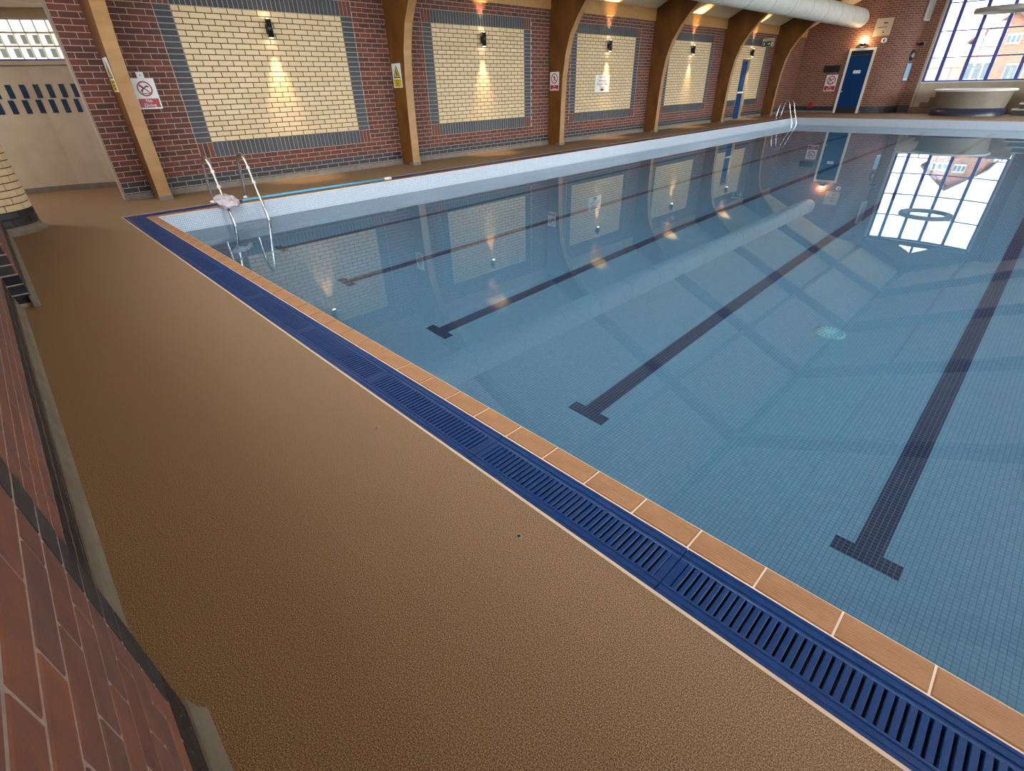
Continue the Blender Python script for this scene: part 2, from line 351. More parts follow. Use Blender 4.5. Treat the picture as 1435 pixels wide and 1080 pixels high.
for x in (2.875, 4.65, 6.375, 8.125, 9.875):
    b = MB(); b.box(x - .0625, x + .0625, -.30, 20.6, ZB, ZB + .003); b.box(x - .15, x + .15, -.40, -.30, ZB, ZB + .003); b.box(x - .15, x + .15, 20.6, 20.7, ZB, ZB + .003)
    at_world(b.build('lane_marking', 'lane'), pool)
# coping tiles
cp = empty('pool_coping', (PX0, PY0, 0), kind='structure')
b = MB(); b.box(PX0 - .115, PX1 + .115, PY0 - .115, PY0 + .0015, -.012, -.002); b.box(PX0 - .115, PX0 + .0015, PY0, PY1, -.012, -.002)
b.box(PX1 - .0015, PX1 + .115, PY0, PY1, -.012, -.002); b.box(PX0 - .115, PX1 + .115, PY1 - .0015, PY1 + .115, -.012, -.002); at_world(b.build('grout_bed', 'grout'), cp)
T = .2265
def coping_mesh(L, w):
    bm = bmesh.new(); bmesh.ops.create_cube(bm, size=1)
    for v in bm.verts: v.co = Vector((v.co.x * L, v.co.y * w, v.co.z * .014))
    bmesh.ops.bevel(bm, geom=[e for e in bm.edges if all(v.co.z > 0 for v in e.verts)], offset=.003, segments=2, affect='EDGES')
    me = bpy.data.meshes.new('coping_tile'); bm.to_mesh(me); bm.free(); me.materials.append(M['coping']); return me
cme = coping_mesh(T - .006, .103)
def ctile(x, y, rz):
    o = link('coping_tile', cme); o.location = (x, y, -.005); o.rotation_euler = (0, 0, rz); at_world(o, cp)
n0 = math.floor((PX0 - 7.829) / T + .02)
for k in range(n0, int((PX1 - 7.829) / T)): ctile(7.829 + (k + .5) * T, PY0 - .053, 0)
o = box('coping_tile', PX0 - .105, PX0 - .004, PY0 - .105, PY0 - .002, -.012, .002, 'coping'); at_world(o, cp)
for k in range(102): ctile(PX0 - .053, PY0 + (k + .5) * T, PI / 2)
for k in range(102): ctile(PX1 + .053, PY0 + (k + .5) * T, PI / 2)
for k in range(43): ctile(PX0 + (k + .5) * T, PY1 + .053, 0)
b = MB(); b.quad((PX0, PY0, ZW), (PX1, PY0, ZW), (PX1, PY1, ZW), (PX0, PY1, ZW))
tag(b.build('pool_water', 'water'), 'calm clear pool water mirroring the brick wall and the tall window', 'water')
# ------------------------------------------------------------------ drain gratings
SEC = .917
GW = GO - .11 - .004                                    # grating width
def slat_mesh():
    return coping_like(.0165, .122, .016)
def coping_like(a, bb, h):
    bm = bmesh.new(); bmesh.ops.create_cube(bm, size=1)
    for v in bm.verts: v.co = Vector((v.co.x * a, v.co.y * bb, v.co.z * h))
    bmesh.ops.bevel(bm, geom=[e for e in bm.edges if all(v.co.z > 0 for v in e.verts)], offset=.0015, segments=1, affect='EDGES')
    me = bpy.data.meshes.new('slat'); bm.to_mesh(me); bm.free(); me.materials.append(M['grate']); return me
SLAT = slat_mesh(); PITCH = .0246; NSL = 35
def rail_mesh(side):
    s = side; h = GW / 2; b = MB()
    prof = [(.060, -.020), (.060, -.0065), (.066, -.004), (.070, -.004), (.072, -.007), (.076, -.007), (.078, -.0025), (.094, -.0015), (.096, -.004), (.099, -.004), (.101, -.001), (h, -.001), (h, -.020)]
    prof = [(s * u, v) for u, v in prof]
    if s > 0: prof.reverse()
    b.prism(prof, 'x', -SEC / 2 + .0015, SEC / 2 - .0015); me = b.mesh('side_rail'); me.materials.append(M['grate']); return me
RAIL = [rail_mesh(-1), rail_mesh(1)]
b = MB()
b.box(-.0135, .0135, -.061, .061, -.020, -.0055)
EPL = b.mesh('end_plate'); EPL.materials.append(M['grate'])
b = MB()
for i in range(NSL): x = (i - (NSL - 1) / 2) * PITCH; b.box(x - .00825, x + .00825, -.061, .061, -.020, -.0055)
SLATS = b.mesh('slats'); SLATS.materials.append(M['grate'])
def grating(x, y, rz, single, label, group):
    o = empty('drain_grating', (x, y, 0), label, 'drain grating', group); o.rotation_euler = (0, 0, rz)
    for r in RAIL: link('side_rail', r, None, o)
    for s in (-1, 1): q = link('end_plate', EPL, None, o); q.location = (s * (SEC / 2 - .015), 0, 0)
    if single:
        for i in range(NSL):
            s = link('slat', SLAT, None, o); s.location = ((i - (NSL - 1) / 2) * PITCH, 0, -.0135)
    else: tag(link('slats', SLATS, None, o), kind='stuff')
yg = PY0 - .111 - GW / 2
for k in range(10):
    x = 2.085 + (k + .5) * SEC - .0
    grating(x, yg, 0, x > 6.6, 'blue slatted drain grating along the near pool edge, %s from the ladder corner' % ORD[k + 1], 'gratings along the near pool edge')
grating(2.085 - SEC / 2 + .0, yg, 0, False, 'blue slatted drain grating at the pool corner by the near ladder', 'gratings along the near pool edge')
for k in range(25):
    grating(PX0 - .111 - GW / 2, yg + GW / 2 + (k + .5) * SEC + .004, PI / 2, False, 'narrow blue drain grating beside the cream brick panels, %s from the near ladder corner' % ORD[k], 'gratings along the side pool edge')
for k in range(10):
    grating(PX0 + (k + .5) * SEC, PY1 + .111 + GW / 2, 0, False, 'blue drain grating at the far pool end, %s from the far ladder' % ORD[k], 'gratings along the far pool edge')
# ------------------------------------------------------------------ left wall
wl = empty('wall_left', (0, -1.45, 0), kind='structure')
wl.location = (0, 0, 0)
DOOR = (19.52, 20.24, 2.025)
b = MB()
b.box(-.28, -.004, -1.45, DOOR[0], 0, 2.95); b.box(-.28, -.004, DOOR[1], YF + 1.4, 0, 2.95); b.box(-.28, -.004, DOOR[0], DOOR[1], DOOR[2], 2.95); b.box(-.28, -.13, DOOR[0], DOOR[1], 0, DOOR[2])
b.build('wall_core', 'mortar', wl)
items = []
pans = [(p * BAY, p * BAY + 2.70) for p in range(5)]
for k in range(39):
    h = [(DOOR[0], DOOR[1])] if Z0 + CO * k < DOOR[2] else []
    if 6 <= k <= 35: h = h + [(a - .225 - .005, c + .225) for a, c in pans]
    course(items, 'black' if k < 3 else 'red', -1.44, YF - .01, k, 0, 0, h)
for p, (a, c) in enumerate(pans):
    b = MB(); b.box(-.006, -.0032, a - .005, c - .005, Z0 + CO * 9 - .004, Z0 + CO * 33 - .004)
    if p == 4:
        b = MB(); b.box(-.006, -.0032, a - .005, DOOR[0], Z0 + CO * 9, Z0 + CO * 33); b.box(-.006, -.0032, DOOR[1], c - .005, Z0 + CO * 9, Z0 + CO * 33); b.box(-.006, -.0032, DOOR[0], DOOR[1], DOOR[2], Z0 + CO * 33)
    b.build('mortar_bed', 'mortar_cream', wl)
    hs = [(DOOR[0], DOOR[1])] if p == 4 else []
    sub = []
    for r in range(24):
        k = 9 + r; hh = hs if Z0 + CO * k < DOOR[2] else []
        course(sub, 'cream', a, c - .010, k, 0, 0, hh, off=(a % .225) + (0 if r % 2 == 0 else .1125))
        for y in (a - .1175, c + .1075): sub.append(('blue', (0, y, Z0 + CO * k + .0375), .215, .065, 0))
    for i in range(36):
        y = a + .0375 + i * .075 - .005
        for zz in (Z0 + CO * 6 + .1125, Z0 + CO * 33 + .1125):
            if p == 4 and zz < DOOR[2] and DOOR[0] - .03 < y < DOOR[1] + .03: continue
            sub.append(('blue', (0, y, zz), .065, .215, 0))
    for i in range(3):
        for zz in (Z0 + CO * 6 + .1125, Z0 + CO * 33 + .1125):
            for y in (a - .225 + .0325 + i * .075, c + .0325 + i * .075): sub.append(('red', (0, y, zz), .065, .215, 0))
    items += sub
lay(wl, items)
box('corner_trim', -.03, .002, -1.455, -1.45, 0, 2.95, 'cove', wl)
COVE = [(-.01, 0), (-.01, .085), (.006, .085), (.011, .05), (.018, .018), (.030, .003), (.030, 0)]
b = MB(); b.prism(COVE, 'y', -1.45, DOOR[0]); b.prism(COVE, 'y', DOOR[1], YF); tag(b.build('baseboard_left', 'cove'), kind='structure')
# timber plate and boarded soffit over the wall
tp = empty('trim_1', (0, 0, 0), kind='structure')
for k in range(-1, 6):
    y0 = max(FR0 + BAY * k + .0875, -1.45) if k >= 0 else -1.45; y1 = FR0 + BAY * (k + 1) - .0875
    if k == 5: y1 = YF
    if y1 > y0: box('timber_plate', -.02, .035, y0, y1, 2.925, 3.215, 'woodpale', tp)
# fire door in the last cream panel
d2 = empty('door_2', (0, 0, 0), kind='structure')
box('door_leaf', -.128, -.09, DOOR[0] + .02, DOOR[1] - .02, .01, DOOR[2] - .03, 'door', d2)
box('door_jamb', -.128, .004, DOOR[1] - .03, DOOR[1], 0, DOOR[2], 'plaster', d2); box('door_jamb', -.128, .004, DOOR[0], DOOR[0] + .02, 0, DOOR[2], 'door', d2)
box('push_bar', -.09, -.045, DOOR[0] + .04, DOOR[1] - .06, .92, .97, 'signw', d2)
# ------------------------------------------------------------------ timber arches
inner = [(.40, 0), (.42, .9), (.45, 1.5), (.52, 2.0), (.65, 2.4), (.86, 2.74), (1.12, 3.05), (1.45, 3.36), (1.85, 3.68), (2.3, 3.97), (RIDGE, 5.97)]
AF = ['beside the No Diving sign', 'carrying the yellow warning sign', 'carrying the small red and white sign', 'between the third and fourth cream panels', 'just before the panel with the blue fire door', 'nearest the far brick wall']
def IN(X): return [(X(u), v) for u, v in inner]
for k in range(6):
    y = FR0 + BAY * k; t = empty('timber_arch', (0, y, 0), 'curved varnished timber arch ' + AF[k], 'arch', 'timber arches over the pool')
    for s in (1, -1):
        X = (lambda x: x) if s > 0 else (lambda x: HX - x)
        out = [(RIDGE, zc(RIDGE) - .01), (.004, 3.21), (.004, 0)]
        prof = [(X(u), v) for u, v in (inner + out)]
        if s < 0: prof.reverse()
        prof.reverse(); b = MB(); b.prism(prof, 'y', -.0875, .0875)
        n_ = len(prof)
        for q in range(n_):
            p, p2 = prof[q], prof[(q + 1) % n_]
            if p in IN(X) and p2 in IN(X): b.mi[2 + q] = 1
        leg = b.build('arch_leg', ['wood', 'woodface'], t)
        x0, x1 = sorted((X(.28), X(.425)))
        o = box('foot_plate', x0, x1, -.095, .095, 0, .055, 'cove', leg); o.matrix_parent_inverse = Matrix.Identity(4)
# ------------------------------------------------------------------ ceiling, purlins
b = MB()
for s in (1, -1):
    X = (lambda x: x) if s > 0 else (lambda x: HX - x)
    pr = [(X(-.3), zc(0) - .3 * SL), (X(RIDGE), zc(RIDGE)), (X(RIDGE), zc(RIDGE) + .2), (X(-.3), zc(0) - .3 * SL + .2)]
    if s < 0: pr.reverse()
    b.prism(pr, 'y', -3.3, 28.2)
ce = empty('ceiling', (0, 0, 0), kind='structure'); b.build('ceiling_slope', 'ceil', ce)
for i, x in enumerate((4.6, 8.6)):
    for k in range(-1, 6):
        y0, y1 = max(FR0 + BAY * k + .0875, -2.99), FR0 + BAY * (k + 1) - .0875
        b = MB(); c = zc(x); b.box(x - .04, x + .04, y0, y1, c - .15, c + .02); b.build('purlin', 'woodface', ce)
for k in range(-1, 6):
    y0, y1 = max(FR0 + BAY * k + .0875, -2.99), FR0 + BAY * (k + 1) - .0875
    b = MB(); b.box(RIDGE - .06, RIDGE + .06, y0, y1, zc(RIDGE) - .30, zc(RIDGE) - .01); b.build('ridge_beam', 'wood', ce)
# ------------------------------------------------------------------ near wall (beside the camera)
wn_ = empty('wall_near', (0, 0, 0), kind='structure')
A1, B0 = 4.65, 8.80; YP = -2.9
ZG = 2.13
b = MB(); b.box(1.45, HX + .3, -3.3, YN - .0022, 0, ZG); b.box(1.45, A1 - .003, YN - .0022, YP - .0022, 0, ZG); b.box(B0 + .003, HX, YN - .0022, YP - .0022, 0, ZG)
b.box(-.3, 1.45, -3.3, -3.2, 2.6, 3.5); b.box(HX - .6, HX + .3, -3.3, -3.0, ZG, 3.4); b.box(1.2, 1.6, -3.3, -3.0, ZG, 3.6)
b.build('wall_core', 'mortar', wn_)
items = []
for k in range(28):
    kd = 'black' if k < 3 else 'redn'
    course(items, kd, A1 + .005, B0 - .005, k, YN, 1)
    course(items, kd, 1.5, A1, k, YP, 1)
    course(items, kd, B0 + (.1125 if k >= 3 else 0), HX - .01, k, YP, 1)
    z = Z0 + CO * k + .0375
    if k >= 3: items.append(('blue', (B0 + .05125, YP, z), .1025, .065, 1))
    items.append(('black' if k < 3 else 'blue', (A1, (YN + YP) / 2 - .002, z), .094, .065, 0))
lay(wn_, items)
# unseen gable glazing added above it, behind the camera, to let in daylight
w9 = empty('window_9', (0, 0, 0), kind='structure')
for i in range(11):
    x = 1.6 + i * 1.1; box('mullion', x - .05, x + .05, -3.25, -3.1, ZG, zc(x) - .02, 'winblue', w9)
    if i < 10: b = MB(); b.prism([(x, ZG), (x + 1.1, ZG), (x + 1.1, zc(x + 1.1)), (x, zc(x))], 'y', -3.19, -3.18); b.build('pane', 'glass', w9)
box('transom', 1.6, 12.6, -3.24, -3.12, 3.15, 3.23, 'winblue', w9)
def cove_run(name, pieces):
    b = MB()
    for y, x0, x1 in pieces: b.prism([(y + u, v) for u, v in reversed(COVE)], 'x', x0, x1)
    tag(b.build(name, 'cove'), kind='structure')
cove_run('baseboard_near', [(YP, 1.5, A1 + .05), (YN, A1, B0 - .01), (YP, B0 - .02, HX)])
# round cream pillar at the end of that wall
PC = (1.10, -3.03); PR = .47
pil = empty('round_pillar', (PC[0], PC[1], 0), 'round cream brick pillar with black brick base at the corridor', 'pillar')
b = MB(); b.lathe([(PR - .008, 0), (PR - .008, 2.7)], 0, 0, 40); b.build('pillar_core', 'mortar_cream', pil)
def arc_brick(kind, da, H, r):
    b = MB(); n = 5; D = .014; e = .004
    prev = None
    for i in range(n + 1):
        a = -da / 2 + da * i / n; ring = [(r - D, -H / 2), (r - e, -H / 2), (r, -H / 2 + e), (r, H / 2 - e), (r - e, H / 2), (r - D, H / 2)]
        cur = [(q * math.cos(a), q * math.sin(a), z) for q, z in ring]
        if prev:
            for j in range(5): b.quad(prev[j], cur[j], cur[j + 1], prev[j + 1])
        if i in (0, n): b.poly(cur if i == n else cur[::-1])
        prev = cur
    me = b.mesh(kind + '_brick'); me.materials.append(M[kind]); return me
NB = 13; da = 2 * PI / NB
AB = {k: arc_brick(k, da - .010 / PR, .065, PR) for k in ('cream', 'black')}
for k in range(35):
    kd = 'black' if k < 3 else 'cream'
    for i in range(NB):
        a = i * da + (k % 2) * da / 2
        aa = (a + PI) % (2 * PI) - PI
        if not (-.6 < aa < 2.6): continue
        o = link(NAMES[kd], AB[kd], None, pil); o.location = (0, 0, Z0 + CO * k + .0375); o.rotation_euler = (0, 0, a)
b = MB(); b.lathe([(PR + .06, 0), (PR + .055, .006), (PR + .025, .02), (PR + .012, .05), (PR + .008, .085), (PR - .01, .085)], 0, 0, 40); b.build('cove_base', 'cove', pil)
# ------------------------------------------------------------------ corridor beyond the wall end
wa = empty('wall_corridor', (0, 0, 0), kind='structure')
arc = [(-2.25, -7), (-2.25, -3.2), (-2.22, -2.7), (-2.16, -2.2), (-2.05, -1.75), (-1.86, -1.35), (-1.6, -1.0), (-1.25, -.72), (-.8, -.55), (-.25, -.5)]
ZT = 2.55; WB, WT = 1.90, 2.42
b = MB()
def ribbon(b, pts, z0, z1, th=0):
    for (x0, y0), (x1, y1) in zip(pts, pts[1:]): b.quad((x1, y1, z0), (x0, y0, z0), (x0, y0, z1), (x1, y1, z1))
ribbon(b, arc, 0, 1.83); ribbon(b, arc, WT + .10, ZT + .3)
me = b.mesh('corridor_wall'); bm = bmesh.new(); bm.from_mesh(me); bmesh.ops.remove_doubles(bm, verts=bm.verts, dist=1e-4); bmesh.ops.solidify(bm, geom=bm.faces, thickness=-.12); bm.to_mesh(me); bm.free()
link('plaster_wall', me, 'plaster', wa)
b = MB(); b.box(-2.6, 1.5, -7.2, -7.0, 0, 3); b.box(1.46, 1.6, -7, -3.3, 0, 3); b.build('back_wall', 'plaster', wa)
b = MB(); b.box(-2.7, -.28, -7.2, .1, ZT, ZT + .1); b.box(-.28, 1.6, -7.2, -3.2, ZT, ZT + .1); b.box(-.28, -.1, -3.3, -1.45, ZT, 3.3)
tag(b.build('ceiling_corridor', 'plaster'), kind='structure')
b = MB()
sill = [(x + .05, y - .02) for x, y in arc]
def band(b, pts, off0, off1, z0, z1):
    """curved bar following the wall between two inward offsets"""
    def offp(d):
        out = []
        for i, p in enumerate(pts):
            a = Vector(pts[max(i - 1, 0)]); c = Vector(pts[min(i + 1, len(pts) - 1)]); t = (c - a).normalized(); n = Vector((t.y, -t.x)); out.append((p[0] + n.x * d, p[1] + n.y * d))
        return out
    A, B = offp(off0), offp(off1)
    for i in range(len(pts) - 1):
        a0, a1, b0, b1 = A[i], A[i + 1], B[i], B[i + 1]
        b.quad((*b0, z0), (*b1, z0), (*b1, z1), (*b0, z1)); b.quad((*a1, z0), (*a0, z0), (*a0, z1), (*a1, z1))
        b.quad((*a0, z1), (*b0, z1), (*b1, z1), (*a1, z1)); b.quad((*a0, z0), (*a1, z0), (*b1, z0), (*b0, z0))
b = MB(); band(b, arc, -.12, .035, 1.83, 1.885); b.build('window_ledge', 'plaster', wa)
b = MB(); band(b, arc, -.01, .012, 0, .085); tag(b.build('baseboard_corridor', 'cove'), kind='structure')
b = MB(); band(b, arc, -.06, .012, WT, WT + .11); b.build('pelmet', 'plaster', wa)
# high curved window: bars and panes
w2 = empty('window_2', (0, 0, 0), kind='structure')
def along(s):
    """point and tangent at arclength s measured from (-2.25,-7)"""
    acc = 0
    for (p, q) in zip(arc, arc[1:]):
        L = (Vector(q) - Vector(p)).length
        if s <= acc + L: t = (s - acc) / L; v = Vector(p).lerp(Vector(q), t); return v, (Vector(q) - Vector(p)).normalized()
        acc += L
    return Vector(arc[-1]), (Vector(arc[-1]) - Vector(arc[-2])).normalized()
zr = [WB, WB + .175, WB + .35, WT]
for z in zr: b = MB(); band(b, arc, -.075, -.045 if z != WB else -.02, z - (.01 if z > WB else .02), z + .01); b.build('glazing_bar', 'winblue' if z in (WB, WT) else 'plaster', w2)
PW = .155
for i in range(14, 58):
    s = i * PW; v, t = along(s); v2, t2 = along(s + PW); n = Vector((t.y, -t.x))
    if s < 2.2 or s > 6.9: continue
    a = v - n * .06; c = v2 - Vector((t2.y, -t2.x)) * .06
    b = MB(); b.box(-.006, .006, -.006, .006, WB, WT); o = b.build('glazing_bar', 'plaster', w2); o.location = (a.x, a.y, 0)
    for r in range(3):
        z0, z1 = zr[r] + .008, zr[r + 1] - .008
        b = MB(); b.quad((a.x, a.y, z0), (c.x, c.y, z0), (c.x, c.y, z1), (a.x, a.y, z1)); b.build('pane', 'frost', w2)
        if r < 2 and i % 2 >= 0 and s < 5.7:
            p, q = a.lerp(c, .5), a.lerp(c, .95); nn = n * .012
            b = MB(); b.quad((p.x + nn.x, p.y + nn.y, z0 + .02), (q.x + nn.x, q.y + nn.y, z0 + .02), (q.x + nn.x, q.y + nn.y, z1 - .02), (p.x + nn.x, p.y + nn.y, z1 - .02)); b.build('pane', 'frostd', w2)
portal('window_portal', (-2.45, -2.8, 2.15), (0, -PI / 2, 0), .6, 5)
t = empty('added_fill_light', (-.9, -3.6, ZT), 'added flat square fill light on the corridor ceiling', 'ceiling light')  # unseen lamp added to brighten the corridor plaster
box('light_frame', -.32, .32, -.32, .32, -.03, 0, 'white', t); box('light_diffuser', -.29, .29, -.29, .29, -.036, -.03, M['corr'], t)
# blue tiles set in the plaster wall
for row, (z0, z1) in enumerate(((1.172, 1.362), (1.384, 1.572))):
    for i in range(-6, 9):
        s = 4.93 + .172 * i - (.05 if row == 0 else 0); v, t = along(s); n = Vector((t.y, -t.x))
        o = box('blue_tile', -.036, .036, -.008, .008, z0, z1, 'bluetile', wa); o.location = (v.x + n.x * .002, v.y + n.y * .002, (z0 + z1) / 2); o.rotation_euler = (0, 0, math.atan2(t.y, t.x))
# ------------------------------------------------------------------ far wall with curved corner, piers, bow window
wf = empty('wall_far', (0, 0, 0), kind='structure')
R = 1.15; YJ = 26.75
pl = [(-.28, YF), (3.0, YF)] + [(3.0 + R * math.sin(a), YF + R - R * math.cos(a)) for a in [PI / 2 * i / 8 for i in range(1, 9)]]
pl2 = [(HX - x, y) for x, y in pl]
def uvwall(b, pts, z0, z1, mi=0, top=None, flip=False):
    s = 0
    for (p, q) in zip(pts, pts[1:]):
        L = math.hypot(q[0] - p[0], q[1] - p[1]); t0, t1 = (z1, z1) if not top else (top(p[0]), top(q[0]))
        v = [(p[0], p[1], z0), (q[0], q[1], z0), (q[0], q[1], t1), (p[0], p[1], t0)]; u = [(s, z0), (s + L, z0), (s + L, t1), (s, t0)]
        if flip: v.reverse(); u.reverse()
        b.quad(*v, 0, u); s += L
topf = lambda x: zc(min(max(x, 0), HX)) + .05
b = MB(); uvwall(b, pl, .25, 0, top=topf); b.build('brick_face', 'farbrick', wf, uv=True)
b = MB(); uvwall(b, pl2, .25, 0, top=topf, flip=True); b.build('brick_face', 'farbrick', wf, uv=True)
M['farblack'], _t = gridmat('far_black_brick', .2, lin((.10, .11, .15)), lin((.14, .15, .20)), lin((.2, .2, .22)), .225, .075, .006, off=.5, rough=.5, coord='UV')
b = MB(); uvwall(b, pl, 0, .25); uvwall(b, pl2, 0, .25, flip=True); b.build('black_plinth', 'farblack', wf, uv=True)
for x0, x1 in ((4.15, 4.56), (HX - 4.56, HX - 4.15)):
    b = MB(); uvwall(b, [(x0, YJ), (x1, YJ)], .25, 0, top=topf); ins = [(x1, YJ), (x1, YJ + .6)] if x0 < RIDGE else [(x0, YJ), (x0, YJ + .6)]
    uvwall(b, ins, .25, 0, top=topf, flip=x0 > RIDGE); b.build('brick_pier', 'farbrick', wf, uv=True)
    b = MB(); uvwall(b, [(x0, YJ - .005), (x1, YJ - .005)], 0, .26); b.build('pier_plinth', 'farblack', wf, uv=True)
# gable above the window
ZH = 4.88; WX0, WX1 = 4.56, HX - 4.56
b = MB()
def gable(b, x0, x1, z0):
    b.quad((x0, YJ + .1, z0), (x1, YJ + .1, z0), (x1, YJ + .1, topf(x1)), (x0, YJ + .1, topf(x0)), 0, [(x0, z0), (x1, z0), (x1, topf(x1)), (x0, topf(x0))])
GX = 6.02; gable(b, WX0, GX, ZH); gable(b, HX - GX, WX1, ZH)
b.poly([(GX, YJ + .1, 5.05), (RIDGE, YJ + .1, 5.35), (HX - GX, YJ + .1, 5.05), (HX - GX, YJ + .1, topf(GX)), (RIDGE, YJ + .1, topf(RIDGE)), (GX, YJ + .1, topf(GX))])
b.uv[-1] = [(p[0], p[2]) for p in b.v[-6:]]
b.build('gable_brick', 'farbrick', wf, uv=True)
b = MB(); b.box(WX0, WX1, YJ + .05, YJ + .16, ZH - .02, ZH + .16); b.build('lintel', 'wood', wf)
for s in (1, -1):
    b = MB(); X = (lambda x: x) if s > 0 else (lambda x: HX - x)
    pr = [(X(.1), 3.0), (X(RIDGE), 5.99), (X(RIDGE), zc(RIDGE)), (X(.1), 3.26)]
    if s < 0: pr.reverse()
    pr.reverse(); b.prism(pr, 'y', YJ - .1, YJ + .08); b.build('gable_rafter', 'wood', wf)
# bow window
w1 = empty('window_1', (0, 0, 0), kind='structure')
for x0, x1 in ((4.56, 4.64), (HX - 4.64, HX - 4.56)): box('window_jamb', x0, x1, YJ - .02, YJ + .5, 0, ZH, 'plaster', w1)
mx = [4.66, 5.12, 5.90, 6.69, 7.60, 8.54]; SG = .35
def bow(x): u = (x - RIDGE) / 2.04; return YJ + .2 + SG * (1 - u * u)
ZS = 1.13; zt = [ZS, 1.97, 2.87, 3.80, ZH]
for x in mx: box('mullion', x - .06, x + .06, bow(x) - .06, bow(x) + .06, ZS, ZH, 'winblue', w1)
for z in zt:
    h = .02 if z not in (ZS, ZH) else .04
    for a, c in zip(mx, mx[1:]):
        b = MB(); y0, y1 = bow(a), bow(c)
        for sgn in (-1,): b.v += []
        b.prism([(a, y0 - .03), (c, y1 - .03), (c, y1 + .03), (a, y0 + .03)], 'z', z - h, z + h); b.build('transom', 'winblue', w1)
for a, c in zip(mx, mx[1:]):
    for z0, z1 in zip(zt, zt[1:]):
        b = MB(); b.prism([(a + .05, bow(a) - .004), (c - .05, bow(c) - .004), (c - .05, bow(c) + .004), (a + .05, bow(a) + .004)], 'z', z0 + .02, z1 - .02); b.build('pane', 'tint', w1)
# spandrel wall under the window, and head
b = MB()
for a, c in zip(mx, mx[1:]):
    b.prism([(a, bow(a) - .08), (c, bow(c) - .08), (c, bow(c) + .1), (a, bow(a) + .1)], 'z', 0, ZS - .05)
    b.prism([(a, YJ + .05), (c, YJ + .05), (c, bow(c) + .1), (a, bow(a) + .1)], 'z', ZH + .02, ZH + .16)
b.build('window_apron', 'plaster', wf)
b = MB()
for a, c in zip(mx, mx[1:]): b.prism([(a, bow(a) - .22), (c, bow(c) - .22), (c, bow(c) + .1), (a, bow(a) + .1)], 'z', ZS - .05, ZS - .01)
b.build('sill', 'white', w1)
box('gable_post', RIDGE - .05, RIDGE + .05, YJ + .06, YJ + .14, ZH + .1, 5.37, 'winblue', w1)
for x0, x1, za, zb in ((GX, RIDGE, 5.06, 5.35), (RIDGE, HX - GX, 5.35, 5.06)):
    b = MB(); b.prism([(x0, ZH + .15), (x1, ZH + .15), (x1, zb), (x0, za)], 'y', YJ + .096, YJ + .104); b.build('pane', 'tint', w1)
cove_run('baseboard_far', [])
# ------------------------------------------------------------------ right wall (out of frame), windows added to bring in daylight
wr = empty('wall_right', (0, 0, 0), kind='structure')
b = MB(); b.box(HX, HX + .3, -3.3, 28, 0, .35); b.box(HX, HX + .3, -3.3, 28, 3.05, 3.4)
for k in range(-1, 7):
    y = FR0 + BAY * k; b.box(HX, HX + .3, y - .39, y + .39, .35, 3.05)
b.box(HX, HX + .3, 27.2, 28, .35, 3.05); b.box(HX, HX + .3, -3.3, FR0 + 2.0, .35, 3.05)
b.build('brick_face', M['farbrick'], wr)
for k in range(6):
    w = empty('window_%d' % (k + 3), (0, 0, 0), kind='structure'); y0 = FR0 + BAY * k + (.39 if k else 2.0); y1 = FR0 + BAY * (k + 1) - .39
    b = MB(); b.box(HX + .12, HX + .13, y0, y1, .35, 3.05); b.build('pane', 'glass', w)
    for i in range(4): y = y0 + (y1 - y0) * i / 3; box('mullion', HX + .08, HX + .17, y - .035, y + .035, .35, 3.05, 'winblue', w)
# ------------------------------------------------------------------ far door and things on the far wall
d1 = empty('door_1', (0, 0, 0), kind='structure')
dx0, dx1, dz = 1.93, 2.93, 2.42; w = .09
for x0, x1, z0, z1 in ((dx0, dx0 + w, 0, dz), (dx1 - w, dx1, 0, dz), (dx0 + w, dx1 - w, dz - w, dz)): box('door_frame', x0, x1, YF - .05, YF - .005, z0, z1, 'white', d1)
box('door_leaf', dx0 + w, dx1 - w, YF - .035, YF - .006, .22, 2.16, 'door', d1)
box('kick_plate', dx0 + w, dx1 - w, YF - .035, YF - .006, .0, .215, 'dark', d1); box('fanlight', dx0 + w, dx1 - w, YF - .03, YF - .006, 2.17, dz - w, 'dark', d1)
pn = box('door_plate', 2.30, 2.58, YF - .042, YF - .036, 1.50, 1.62, 'signw', d1)
o = bpy.data.meshes.new('h'); b = MB(); b.lathe([(.0, .05), (.03, .045), (.035, .02), (.02, .0)], 0, 0, 12); o = b.build('door_handle', 'steel', d1); o.location = (2.07, YF - .036, .83); o.rotation_euler = (PI / 2, 0, 0)
def ring_mesh(name, r0, r1, m, parent, loc, rot, th=.002, seg=28):
    b = MB(); b.lathe([(r0, 0), (r1, 0), (r1, th), (r0, th), (r0, 0)], 0, 0, seg, smooth=False); o = b.build(name, m, parent); o.location = loc; o.rotation_euler = rot; return o
def bar2(name, p, q, w, m, parent, rot, loc, th=.002):
    """flat bar from p to q in the sign's own plane (x right, y up)"""
    b = MB(); p, q = Vector(p), Vector(q); d = (q - p).normalized(); n = Vector((-d.y, d.x)) * w / 2
    b.prism([tuple(p - n), tuple(q - n), tuple(q + n), tuple(p + n)], 'z', 0, th); o = b.build(name, m, parent); o.location = loc; o.rotation_euler = rot; return o
